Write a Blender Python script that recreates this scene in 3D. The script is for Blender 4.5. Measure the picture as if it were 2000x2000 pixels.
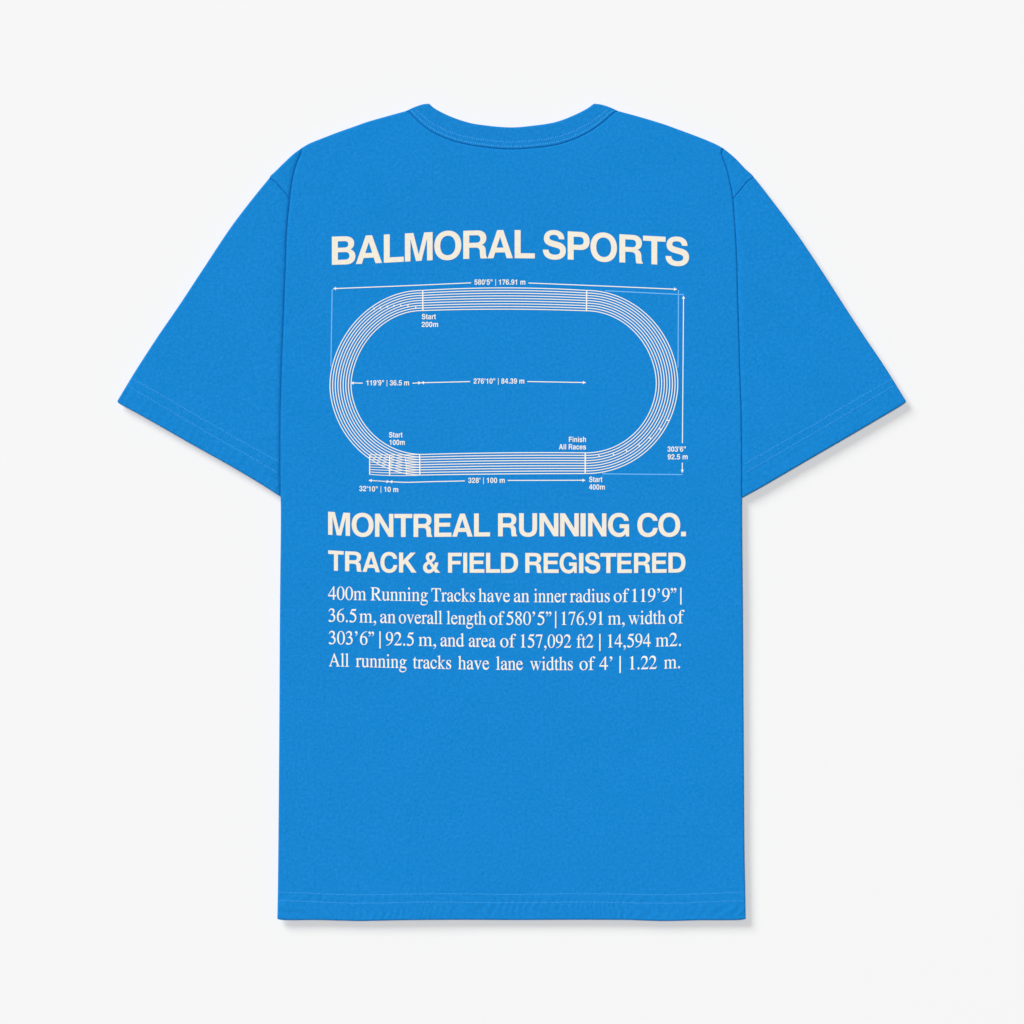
import bpy, math, random
import numpy as np
from mathutils import Vector, Matrix
from mathutils.geometry import tessellate_polygon

random.seed(7)
S = bpy.context.scene
COL = S.collection
for o in list(bpy.data.objects):
    bpy.data.objects.remove(o)

# ------------------------------------------------------------------ camera, light, exposure
PX = 0.0005                      # one photograph pixel (of 2000) is half a millimetre on the cloth
ZB = 0.009                       # height of the cloth's upper face
cam_d = bpy.data.cameras.new('camera')
cam = bpy.data.objects.new('camera', cam_d); COL.objects.link(cam)
cam.location = (0, 0, 6.0)
cam_d.sensor_width = 36
cam_d.lens = 36 * (6.0 - ZB) / 1.0
cam_d.clip_start = 0.1; cam_d.clip_end = 400
S.camera = cam

W = bpy.data.worlds.new('World'); S.world = W; W.use_nodes = True
bg = W.node_tree.nodes['Background']
bg.inputs['Color'].default_value = (1, 1, 1, 1)
bg.inputs['Strength'].default_value = 0.075

def lamp(name, direction, dist, size, power):
    d = bpy.data.lights.new(name, 'AREA'); d.shape = 'DISK'; d.size = size; d.energy = power
    o = bpy.data.objects.new(name, d); COL.objects.link(o)
    v = Vector(direction).normalized()
    o.location = v * dist
    o.rotation_euler = v.to_track_quat('Z', 'Y').to_euler()
    return o
E1 = math.radians(33)
az = Vector((-20, 23, 0)).normalized()
lamp('softbox_key', (az.x * math.cos(E1), az.y * math.cos(E1), math.sin(E1)), 120, 56.0, 1.193 * 0.345 / math.sin(E1) * math.pi * math.pi * 120 * 120)
lamp('softbox_overhead', (-0.05, 0.07, 1.0), 120, 17.0, 1.193 * 0.585 * math.pi * math.pi * 120 * 120)

S.view_settings.view_transform = 'Standard'
S.view_settings.look = 'None'
S.view_settings.exposure = 0
S.view_settings.gamma = 1
S.view_settings.use_curve_mapping = False

# ------------------------------------------------------------------ materials
def mat(name, col, rough=0.9, spec=0.1):
    m = bpy.data.materials.new(name); m.use_nodes = True
    b = m.node_tree.nodes['Principled BSDF']
    b.inputs['Base Color'].default_value = (*col, 1)
    b.inputs['Roughness'].default_value = rough
    b.inputs['Specular IOR Level'].default_value = spec
    return m, m.node_tree, b

BLUE = (0.0066, 0.211, 0.575)
def cloth_mat(name, col, rib=False):
    m, nt, b = mat(name, col, 0.95, 0.06)
    N, L = nt.nodes, nt.links
    tc = N.new('ShaderNodeTexCoord')
    # heathered yarn: patches of slightly different dye uptake
    n1 = N.new('ShaderNodeTexNoise'); n1.inputs['Scale'].default_value = 330; n1.inputs['Detail'].default_value = 5; n1.inputs['Roughness'].default_value = 0.72
    n2 = N.new('ShaderNodeTexNoise'); n2.inputs['Scale'].default_value = 34; n2.inputs['Detail'].default_value = 3
    L.new(tc.outputs['Object'], n1.inputs['Vector']); L.new(tc.outputs['Object'], n2.inputs['Vector'])
    r = N.new('ShaderNodeValToRGB')
    e = r.color_ramp.elements
    e[0].position = 0.32; e[0].color = (col[0] * 0.5, col[1] * 0.88, col[2] * 0.885, 1)
    e[1].position = 0.68; e[1].color = (col[0] * 1.8, col[1] * 1.09, col[2] * 1.09, 1)
    ad = N.new('ShaderNodeMath'); ad.operation = 'MULTIPLY_ADD'
    L.new(n2.outputs['Fac'], ad.inputs[0]); ad.inputs[1].default_value = 0.10
    sc = N.new('ShaderNodeMath'); sc.operation = 'MULTIPLY_ADD'; sc.inputs[1].default_value = 0.90; sc.inputs[2].default_value = 0.0
    L.new(n1.outputs['Fac'], sc.inputs[0]); L.new(sc.outputs[0], ad.inputs[2])
    L.new(ad.outputs[0], r.inputs['Fac']); L.new(r.outputs['Color'], b.inputs['Base Color'])
    # knit relief
    n3 = N.new('ShaderNodeTexNoise'); n3.inputs['Scale'].default_value = 620; n3.inputs['Detail'].default_value = 3
    mp = N.new('ShaderNodeMapping'); mp.inputs['Scale'].default_value = (1.0, 0.6, 1.0)
    L.new(tc.outputs['Object'], mp.inputs['Vector']); L.new(mp.outputs[0], n3.inputs['Vector'])
    n4 = N.new('ShaderNodeTexNoise'); n4.inputs['Scale'].default_value = 190; n4.inputs['Detail'].default_value = 4; n4.inputs['Roughness'].default_value = 0.6
    L.new(tc.outputs['Object'], n4.inputs['Vector'])
    b1 = N.new('ShaderNodeBump'); b1.inputs['Strength'].default_value = 0.45; b1.inputs['Distance'].default_value = 0.0008
    b2 = N.new('ShaderNodeBump'); b2.inputs['Strength'].default_value = 0.3; b2.inputs['Distance'].default_value = 0.0009
    L.new(n3.outputs['Fac'], b1.inputs['Height']); L.new(n4.outputs['Fac'], b2.inputs['Height'])
    L.new(b1.outputs[0], b2.inputs['Normal']); L.new(b2.outputs[0], b.inputs['Normal'])
    return m

M_CLOTH = cloth_mat('blue_cotton_jersey', BLUE)
M_RIB = cloth_mat('blue_rib_knit', (0.0070, 0.203, 0.555))
M_THREAD = mat('blue_sewing_thread', (0.055, 0.345, 0.79), 0.6, 0.25)[0]
def ink(name, col):
    m, nt, b = mat(name, col, 0.75, 0.15)
    N, L = nt.nodes, nt.links
    tc = N.new('ShaderNodeTexCoord')
    n = N.new('ShaderNodeTexNoise'); n.inputs['Scale'].default_value = 300; n.inputs['Detail'].default_value = 4
    L.new(tc.outputs['Object'], n.inputs['Vector'])
    r = N.new('ShaderNodeValToRGB'); e = r.color_ramp.elements
    e[0].position = 0.3; e[0].color = (col[0] * 0.955, col[1] * 0.95, col[2] * 0.92, 1)
    e[1].position = 0.7; e[1].color = (min(1, col[0] * 1.02), min(1, col[1] * 1.02), min(1, col[2] * 1.03), 1)
    L.new(n.outputs['Fac'], r.inputs['Fac']); L.new(r.outputs['Color'], b.inputs['Base Color'])
    return m
M_CREAM = ink('cream_screen_print_ink', (0.80, 0.742, 0.635))
M_WHITE = ink('pale_screen_print_ink', (0.85, 0.82, 0.76))
M_GUIDE = mat('faint_blue_white_ink', (0.14, 0.43, 0.84), 0.8, 0.1)[0]

# ------------------------------------------------------------------ helpers
def P(x, y, z=0.0):
    return ((x - 1000) * PX, (1000 - y) * PX, z)

def mesh_obj(name, verts, faces, m, parent=None, smooth=False, z0=0):
    me = bpy.data.meshes.new(name)
    me.from_pydata([tuple(map(float, v)) for v in verts], [], faces)
    me.materials.append(m)
    if smooth:
        me.polygons.foreach_set('use_smooth', [True] * len(me.polygons))
    me.update()
    o = bpy.data.objects.new(name, me); COL.objects.link(o)
    if parent is not None:
        o.parent = parent
    return o

def smooth_curve(pts, n=12):
    """Catmull-Rom (centripetal) through pts, pixel units"""
    p = [np.array(q, float) for q in pts]
    p = [2 * p[0] - p[1]] + p + [2 * p[-1] - p[-2]]
    out = []
    for i in range(1, len(p) - 2):
        a, b, c, d = p[i - 1:i + 3]
        t0 = 0; t1 = t0 + np.linalg.norm(b - a) ** .5; t2 = t1 + np.linalg.norm(c - b) ** .5; t3 = t2 + np.linalg.norm(d - c) ** .5
        for k in range(n):
            t = t1 + (t2 - t1) * k / n
            A1 = (t1 - t) / (t1 - t0) * a + (t - t0) / (t1 - t0) * b
            A2 = (t2 - t) / (t2 - t1) * b + (t - t1) / (t2 - t1) * c
            A3 = (t3 - t) / (t3 - t2) * c + (t - t2) / (t3 - t2) * d
            B1 = (t2 - t) / (t2 - t0) * A1 + (t - t0) / (t2 - t0) * A2
            B2 = (t3 - t) / (t3 - t1) * A2 + (t - t1) / (t3 - t1) * A3
            out.append((t2 - t) / (t2 - t1) * B1 + (t - t1) / (t2 - t1) * B2)
    out.append(p[-2])
    return np.array(out)

def by_length(c):
    d = np.r_[0, np.cumsum(np.linalg.norm(np.diff(c, axis=0), axis=1))]
    return lambda t: np.stack([np.interp(np.asarray(t) * d[-1], d, c[:, 0]), np.interp(np.asarray(t) * d[-1], d, c[:, 1])], -1)

def by_axis(c, ax):
    c = c[np.argsort(c[:, ax], kind='stable')] if c[0, ax] < c[-1, ax] else c
    k = c[:, ax]
    def f(t):
        v = k[0] + (k[-1] - k[0]) * np.asarray(t)
        return np.stack([np.interp(v, k, c[:, 0]), np.interp(v, k, c[:, 1])], -1)
    return f

def coons(top, bot, left, right, U, V):
    T, B, L, R = top(U), bot(U), left(V), right(V)
    u = U[None, :, None]; v = V[:, None, None]
    return ((1 - v) * T[None] + v * B[None] + (1 - u) * L[:, None] + u * R[:, None]
            - ((1 - u) * (1 - v) * T[0] + u * (1 - v) * T[-1] + (1 - u) * v * B[0] + u * v * B[-1]))

def nodes(length_px, step_px):
    e = np.array([0, .3, .6, 1., 1.5, 2., 2.6, 3.4, 4.5, 6., 8.])
    mid = np.linspace(8, length_px - 8, max(4, int((length_px - 16) / step_px)))
    return np.unique(np.r_[e, mid, length_px - e[::-1]]) / length_px

def seg_dist(p, c):
    """distance (px) from points (n,2) to polyline c"""
    out = np.full(len(p), 1e9)
    for a, b in zip(c[:-1], c[1:]):
        ab = b - a; l2 = ab @ ab
        if l2 < 1e-12: continue
        t = np.clip(((p - a) @ ab) / l2, 0, 1)
        out = np.minimum(out, np.hypot(*(p - (a + t[:, None] * ab)).T))
    return out

def roll(d_mm, r):
    return (1 - np.clip(d_mm / r, 0, 1)) ** 2

WAVES = [(0.19, 210, 0.3, 0.5), (0.15, 165, 1.2, 2.0), (0.13, 240, 2.1, 4.1), (0.10, 140, 2.7, 1.1), (0.07, 105, 0.8, 3.3)]
def undulate(x, y):
    """slow unevenness of the laid cloth, mm; x, y in px"""
    X, Y = np.asarray(x) * .5, np.asarray(y) * .5
    z = 0
    for a, wl, th, ph in WAVES:
        z = z + a * np.sin(2 * np.pi / wl * (X * math.cos(th) + Y * math.sin(th)) + ph)
    return z

def panel(name, grid, ztop, zbot, m, parent, rot=False):
    """closed cushion: upper sheet, lower sheet, joined round the rim (heights in mm)"""
    nv, nu, _ = grid.shape
    xy = grid.reshape(-1, 2)
    n = len(xy)
    X = (xy[:, 0] - 1000) * PX; Y = (1000 - xy[:, 1]) * PX
    top = np.stack([X, Y, ztop * .001], -1); bot = np.stack([X, Y, zbot * .001], -1)
    idx = np.arange(n).reshape(nv, nu)
    a, b, c, d = idx[:-1, :-1].ravel(), idx[:-1, 1:].ravel(), idx[1:, 1:].ravel(), idx[1:, :-1].ravel()
    ft = np.stack([a, d, c, b], -1); fb = np.stack([a, b, c, d], -1) + n
    loop = np.r_[idx[0, :-1], idx[:-1, -1], idx[-1, :0:-1], idx[:0:-1, 0]]
    l2 = np.roll(loop, -1)
    fr = np.stack([loop, l2, l2 + n, loop + n], -1)
    faces = np.concatenate([ft, fb, fr])
    A, B2, C = top[ft[:, 0]], top[ft[:, 1]], top[ft[:, 2]]
    if np.median(np.cross(B2 - A, C - A)[:, 2]) < 0:
        faces = faces[:, ::-1]
    return mesh_obj(name, np.concatenate([top, bot]), faces.tolist(), m, parent, smooth=True)

# ------------------------------------------------------------------ setting
fm, fnt, fb_ = mat('matt_white_backdrop', (0.80, 0.80, 0.80), 1.0, 0.0)
fn = fnt.nodes.new('ShaderNodeTexNoise'); fn.inputs['Scale'].default_value = 400; fn.inputs['Detail'].default_value = 3
ftc = fnt.nodes.new('ShaderNodeTexCoord'); fnt.links.new(ftc.outputs['Object'], fn.inputs['Vector'])
fr_ = fnt.nodes.new('ShaderNodeValToRGB')
fr_.color_ramp.elements[0].color = (0.799, 0.799, 0.799, 1); fr_.color_ramp.elements[1].color = (0.803, 0.803, 0.803, 1)
fnt.links.new(fn.outputs['Fac'], fr_.inputs['Fac']); fnt.links.new(fr_.outputs['Color'], fb_.inputs['Base Color'])
fl = mesh_obj('floor', [(-30, -30, 0), (30, -30, 0), (30, 30, 0), (-30, 30, 0)], [(0, 1, 2, 3)], fm)
fl['kind'] = 'structure'

# ------------------------------------------------------------------ outlines (photograph pixels)
SHO_L = [(588.8, 288.8), (605, 279.7), (625, 271.6), (657.6, 259), (690, 247.5), (717, 238), (750, 228.5), (793, 216.6)]
SHO_R = [(1207, 216.6), (1254, 229.5), (1298, 243), (1327, 253.5), (1357.6, 264.8), (1381, 274), (1399, 282), (1413, 289.5)]
SEAM_N = [(793, 216.6), (799, 219.5), (820, 240), (846, 259), (884.6, 275.5), (918, 283.5), (957, 289), (998, 291.6), (1035, 289.6), (1084, 283.5), (1112, 275.5), (1148.5, 259), (1177, 239.5), (1200, 219.7), (1207, 216.6)]
NECK = [(838, 202.3), (848, 211), (879, 227), (918, 240), (950, 245), (975, 247.6), (1002, 248.7), (1035, 246), (1086, 238), (1125, 223), (1148, 211), (1160, 202.3)]
SIDE_L1 = [(588.8, 288.8), (588.5, 298), (579.7, 319.6), (572.5, 345), (568, 374), (565.2, 399.3), (562.5, 424.6), (560, 457), (558.3, 508), (556.7, 549.6), (553, 650), (550, 722.5), (548, 805), (547.4, 898), (547.8, 969)]
SIDE_L2 = [(547.8, 969), (548.4, 1000), (546.6, 1200), (545.4, 1420), (543.6, 1650), (542.6, 1738), (541.6, 1795)]
SIDE_R1 = [(1413, 289.5), (1410, 298), (1419, 325), (1425.5, 350.4), (1432, 384.8), (1434.6, 417.4), (1437, 450), (1440, 508), (1441, 549.6), (1444, 650), (1446, 722.5), (1448.7, 805), (1449.7, 898), (1449.7, 970)]
SIDE_R2 = [(1449.7, 970), (1449.4, 1000), (1451, 1200), (1452.4, 1420), (1453.9, 1650), (1455.5, 1738), (1456.3, 1795)]
HEM = [(541.6, 1795), (549.5, 1796.8), (618, 1797), (660, 1798), (703, 1799), (740, 1798.3), (775.7, 1797.5), (900, 1796.5), (1000, 1797), (1150, 1796.5), (1228.7, 1797), (1262, 1798.2), (1295.6, 1799), (1330, 1798.4), (1366, 1797.5), (1445, 1796.8), (1456.3, 1795)]
ARM_L = [(526, 347.5), (523.6, 350.5), (500, 379.3), (453.4, 440), (395.4, 527), (350, 596), (312.8, 650), (289, 686), (260, 731.5), (229.3, 782.5)]
ARM_R = [(1472.8, 346.5), (1475.5, 349.5), (1499, 379.5), (1550, 447.3), (1604, 527), (1656, 608), (1683.6, 650), (1729, 717.5), (1769.6, 783)]
CUFF_L = [(229.3, 782.5), (229.6, 785.3), (266, 806), (320, 836.5), (376, 868.5), (448.4, 909), (510.6, 946), (547.8, 970)]
CUFF_R = [(1769.6, 783), (1768.6, 785.3), (1710.6, 821), (1648.4, 857.5), (1576, 899.5), (1493, 948), (1449.7, 972)]
CAP_L = [(588.8, 288.8), (572.5, 301), (554, 318.3), (536, 336), (528, 343.5), (526, 347.5)]
CAP_R = [(1413, 289.5), (1435.5, 308.3), (1457, 330.7), (1469.5, 341.8), (1472.8, 346.5)]
SMALL_L = [(526, 347.5), (538, 355.8), (550.7, 369.4), (565.8, 387.5)]
SMALL_R = [(1472.8, 346.5), (1460.9, 354), (1448, 369.4), (1432.5, 387.5)]

sc_ = smooth_curve
shoL, shoR, seamN, neck = sc_(SHO_L), sc_(SHO_R), sc_(SEAM_N), sc_(NECK)
sideL = np.vstack([sc_(SIDE_L1), sc_(SIDE_L2)[1:]]); sideR = np.vstack([sc_(SIDE_R1), sc_(SIDE_R2)[1:]])
seamL, seamR = sc_(SIDE_L1), sc_(SIDE_R1)
hem = sc_(HEM)
bodytop = np.vstack([shoL, seamN[1:], shoR[1:]])

# ------------------------------------------------------------------ the t-shirt
shirt = bpy.data.objects.new('t_shirt', None); COL.objects.link(shirt)
shirt['label'] = 'bright blue short-sleeved t-shirt laid flat, its printed back facing up, on a plain white backdrop'
shirt['category'] = 't-shirt'

free_body = [shoL, shoR, sc_(SIDE_L2), sc_(SIDE_R2), hem]
def body_top(x, y, d_free=None, d_seam=None, d_neck=None):
    z = 9.0 + undulate(x, y)
    x = np.asarray(x, float); y = np.asarray(y, float)
    # hem: doubled cloth, rippled by its twin stitching
    hm = np.clip((y - 1744) / 9, 0, 1) * np.clip((1800 - y) / 12, 0, 1)
    ph = x / 12.3 + 0.016 * (y - 1750) * np.tanh((x - 1000) / 120) + 2.1 * np.sin(x / 61.0) + 1.1 * np.sin(x / 27.0 + .8) + .4 * np.sin(y / 7. + x / 90.)
    z = z + 0.29 * hm * np.sin(2 * np.pi * ph * 0.8) * (0.8 + .2 * np.sin(x / 37.))
    for yy, a in ((1745.5, .12), (1762, .12)):
        g = np.exp(-((y - yy) / 3.2) ** 2)
        z = z - a * g * (1 + .5 * np.sin(x / 1.9 + 1.7 * np.sin(x / 29.)))
    # faint slanting drags where the sides meet the sleeves
    xl = np.clip(x - 548, 0, None); xr = np.clip(1449 - x, 0, None)
    e = np.minimum(xl, xr)
    my = np.clip((y - 380) / 120, 0, 1) * np.clip((1120 - y) / 160, 0, 1)
    z = z + .2 * np.clip(e / 14, 0, 1) * my * np.exp(-e / 34) * np.sin(y / 9.5 + e / 8.5 + 1.6 * np.sin(y / 57.) + 1.1 * np.sin(e / 21.)) * (.6 + .4 * np.sin(y / 83.))
    return z

grid = coons(by_axis(bodytop, 0), by_axis(hem, 0), by_axis(sideL, 1), by_axis(sideR, 1), nodes(910, 2.4), nodes(1508, 3.0))
xy = grid.reshape(-1, 2)
dfree = np.min([seg_dist(xy, c) for c in free_body], axis=0) * .5
dseam = np.minimum(seg_dist(xy, seamL), seg_dist(xy, seamR)) * .5
dneck = seg_dist(xy, seamN) * .5
zt = body_top(xy[:, 0], xy[:, 1])
zt = zt - np.maximum.reduce([0.95 * roll(dfree, 1.7), 1.7 * roll(dseam, 2.0), 0.95 * roll(dneck, 1.5)])
dall = np.minimum(np.minimum(dfree, dseam), dneck)
k = np.clip(dall / 55, 0, 1); zb = 6.3 * (1 - k * k * (3 - 2 * k)) + 0.3
zb = np.minimum(zb, zt - 0.4)
back = panel('back_panel', grid, zt, zb, M_CLOTH, shirt)

# collar
inner = by_length(neck); outer = by_length(seamN)
gl = lambda a, b: (lambda t: np.asarray(a) * (1 - np.asarray(t)[:, None]) + np.asarray(b) * np.asarray(t)[:, None])
tipL = sc_([NECK[0], (826, 203.6), (809.5, 209), SEAM_N[0]]); tipR = sc_([NECK[-1], (1174, 204), (1191, 209.3), SEAM_N[-1]])
cg = coons(inner, outer, by_length(tipL), by_length(tipR), nodes(470, 1.6), nodes(44, 1.2))
cxy = cg.reshape(-1, 2)
dn = seg_dist(cxy, neck) * .5; ds = seg_dist(cxy, seamN) * .5; dt_ = np.minimum(seg_dist(cxy, tipL), seg_dist(cxy, tipR)) * .5
cz = 9.35 + undulate(cxy[:, 0], cxy[:, 1]) - np.maximum.reduce([0.95 * roll(dn, 1.7), 1.35 * roll(ds, 1.5), 0.95 * roll(dt_, 1.6)])
uu = np.repeat(nodes(470, 1.6)[None], cg.shape[0], 0).ravel()
cz = cz + 0.07 * np.sin(uu * 2 * np.pi * 150) * np.clip(dn / 2, 0, 1)          # knitted ribs across the band
for s0 in (2.7, 6.6):
    cz = cz - 0.13 * np.exp(-((ds - s0) / .8) ** 2)
czb = np.minimum(cz - .8, 6.0)
collar = panel('collar', cg, cz, czb, M_RIB, shirt)

# sleeves and the shoulder pieces that wrap over from the front
def sleeve(arm, cuff, small, side, sgn):
    seam = side
    cut = by_length(seam)
    low = seam[seam[:, 1] > 385]
    low = np.vstack([[small[-1][0], small[-1][1]], low[low[:, 1] > small[-1][1] + 1]])
    under = low + np.array([sgn * 5.0, 0])                     # tucked under the body's edge
    armc, cuffc = sc_(arm), sc_(cuff)
    smallc = sc_(list(small)); smallx = np.vstack([smallc, under[:1]])
    cuffx = np.vstack([cuffc, under[-1:]])
    g = coons(by_length(smallx), by_length(cuffx), by_length(armc), by_length(under), nodes(330, 2.6), nodes(560, 2.6))
    p = g.reshape(-1, 2)
    df = np.minimum(seg_dist(p, armc), seg_dist(p, cuffc)) * .5
    dsm = seg_dist(p, low) * .5
    inside = (np.interp(p[:, 1], low[:, 1], low[:, 0]) - p[:, 0]) * -sgn < 0
    inside = (p[:, 0] - np.interp(p[:, 1], low[:, 1], low[:, 0])) * sgn > 0
    dsm = np.where(inside, 0, dsm)
    dc = seg_dist(p, cuffc) * .5
    dk = seg_dist(p, smallc) * .5
    z = 8.6 + undulate(p[:, 0], p[:, 1])
    z = z - (2.3 * np.exp(-dsm / 1.25) if sgn > 0 else 1.5 * np.exp(-dsm / 1.6)) + (-.55 if sgn > 0 else .3) * np.exp(-dsm / 9)
    z = z - np.maximum(.95 * roll(df, 1.7), 1.1 * roll(dk, 1.3))
    for s0 in (17.8, 11.3):
        z = z - .12 * np.exp(-((dc - s0) / 1.5) ** 2) * (1 + .5 * np.sin((p[:, 0] * .86 + p[:, 1] * .5 * sgn) / 1.9 + 1.7 * np.sin(p[:, 0] / 29.)))
    t = p[:, 0] * .86 + p[:, 1] * .5 * sgn
    z = z + .11 * np.clip((19 - dc) / 5, 0, 1) * np.sin(t / 2.6 + 1.5 * np.sin(t / 31))
    k = np.clip(df / 45, 0, 1); zb_ = np.minimum(5.9 * (1 - k * k * (3 - 2 * k)) + .3, z - .4)
    o = panel('sleeve', g, z, zb_, M_CLOTH, shirt)
    return o, cuffc
slL, cuffL = sleeve(ARM_L, CUFF_L, SMALL_L, seamL, 1)
slR, cuffR = sleeve(ARM_R, CUFF_R, SMALL_R, seamR, -1)

def shoulder(cap, small, side, sgn):
    capc, smallc = sc_(cap), sc_(list(small))
    up = side[side[:, 1] < small[-1][1]]
    up = np.vstack([up, [small[-1]]])
    und = up + np.array([sgn * 4.0, 0]) * np.clip((up[:, 1:2] - 290) / 12, 0, 1)
    smx = np.vstack([smallc, und[-1:]])
    tp = np.vstack([[cap[0]], [cap[0]]]) + np.array([[0, 0], [.01, 0.01]])
    g = coons(by_length(tp), by_length(smx), by_length(capc), by_length(und), nodes(44, 1.3), nodes(100, 1.3))
    p = g.reshape(-1, 2)
    df = seg_dist(p, capc) * .5; dk = seg_dist(p, smallc) * .5; dsm = seg_dist(p, up) * .5
    ins = (p[:, 0] - np.interp(p[:, 1], up[:, 1], up[:, 0])) * sgn > 0
    dsm = np.where(ins, 0, dsm)
    z = 8.6 + undulate(p[:, 0], p[:, 1]) - (2.2 if sgn > 0 else 1.5) * np.exp(-dsm / 1.3) + (-.4 if sgn > 0 else .2) * np.exp(-dsm / 7)
    z = z - np.maximum(.95 * roll(df, 1.7), 1.1 * roll(dk, 1.3))
    k = np.clip(df / 35, 0, 1); zb_ = np.minimum(5.9 * (1 - k * k * (3 - 2 * k)) + .3, z - .4)
    return panel('shoulder_panel', g, z, zb_, M_CLOTH, shirt)
shoulder(CAP_L, SMALL_L, seamL, 1)
shoulder(CAP_R, SMALL_R, seamR, -1)

# ------------------------------------------------------------------ stitching
def heights(o):
    from mathutils.bvhtree import BVHTree
    me = o.data
    return BVHTree.FromPolygons([v.co.copy() for v in me.vertices], [tuple(p.vertices) for p in me.polygons])

def stitches(rows, surf, parent, pitch=4.6, ln=2.6, wd=2.0):
    bvh = heights(surf)
    V, F = [], []
    for row in rows:
        c = by_length(row); L = np.linalg.norm(np.diff(row, axis=0), axis=1).sum()
        n = int(L / pitch)
        for i in range(n):
            t = (i + .5 + random.uniform(-.12, .12)) / n
            a, b = c(np.array([max(0, t - .3 / n), min(1, t + .3 / n)]))
            d = (b - a) / (np.linalg.norm(b - a) + 1e-9); nrm = np.array([-d[1], d[0]])
            q = c(np.array([t]))[0] + nrm * random.uniform(-.55, .55)
            hit = bvh.ray_cast(Vector(P(*q, .05)), Vector((0, 0, -1)))
            if hit[0] is None or hit[0].z < .004: continue
            zz = hit[0].z
            h = ln / 2 * random.uniform(.85, 1.15); w = wd / 2
            k0 = len(V)
            ring = [(-h, 0), (-h * .6, w), (h * .6, w), (h, 0), (h * .6, -w), (-h * .6, -w)]
            for r_, lift in ((1.0, -.00010), (.7, .00026)):
                for s, u in ring:
                    V.append(P(*(q + d * s * r_ + nrm * u * r_), zz + lift))
            for j in range(6):
                F.append((k0 + j, k0 + (j + 1) % 6, k0 + 6 + (j + 1) % 6, k0 + 6 + j))
            F.append(tuple(k0 + 6 + j for j in range(6)))
    o = mesh_obj('stitching', V, F, M_THREAD, parent, smooth=True)
    return o

hx = np.linspace(545, 1453, 120)
hemrow = lambda y0: np.stack([hx, y0 + 1.8 * np.sin((hx - 545) / 908 * np.pi * 3) ** 2 * 1.0 + np.interp(hx, [545, 700, 1000, 1300, 1453], [-2.2, 1, 0, 1, -2.2])], -1)
stitches([hemrow(1745.2), hemrow(1761.5)], back, back)
stitches([sc_([(258.5, 740), (300, 763), (400, 821), (480, 866), (544, 902)]), sc_([(250, 753.5), (300, 783), (400, 842), (480, 887), (542, 923.5)])], slL, slL)
stitches([sc_([(1741, 741), (1700, 764), (1600, 823), (1520, 869), (1455, 906)]), sc_([(1746.5, 752.5), (1700, 781), (1600, 840), (1520, 886), (1455, 923.5)])], slR, slR)
def inset(f):
    u = np.linspace(.012, .988, 120)
    return outer(u) * (1 - f) + inner(u) * f
stitches([inset(.13), inset(.33)], collar, collar, pitch=4.4, ln=2.4, wd=2.5)

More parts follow.
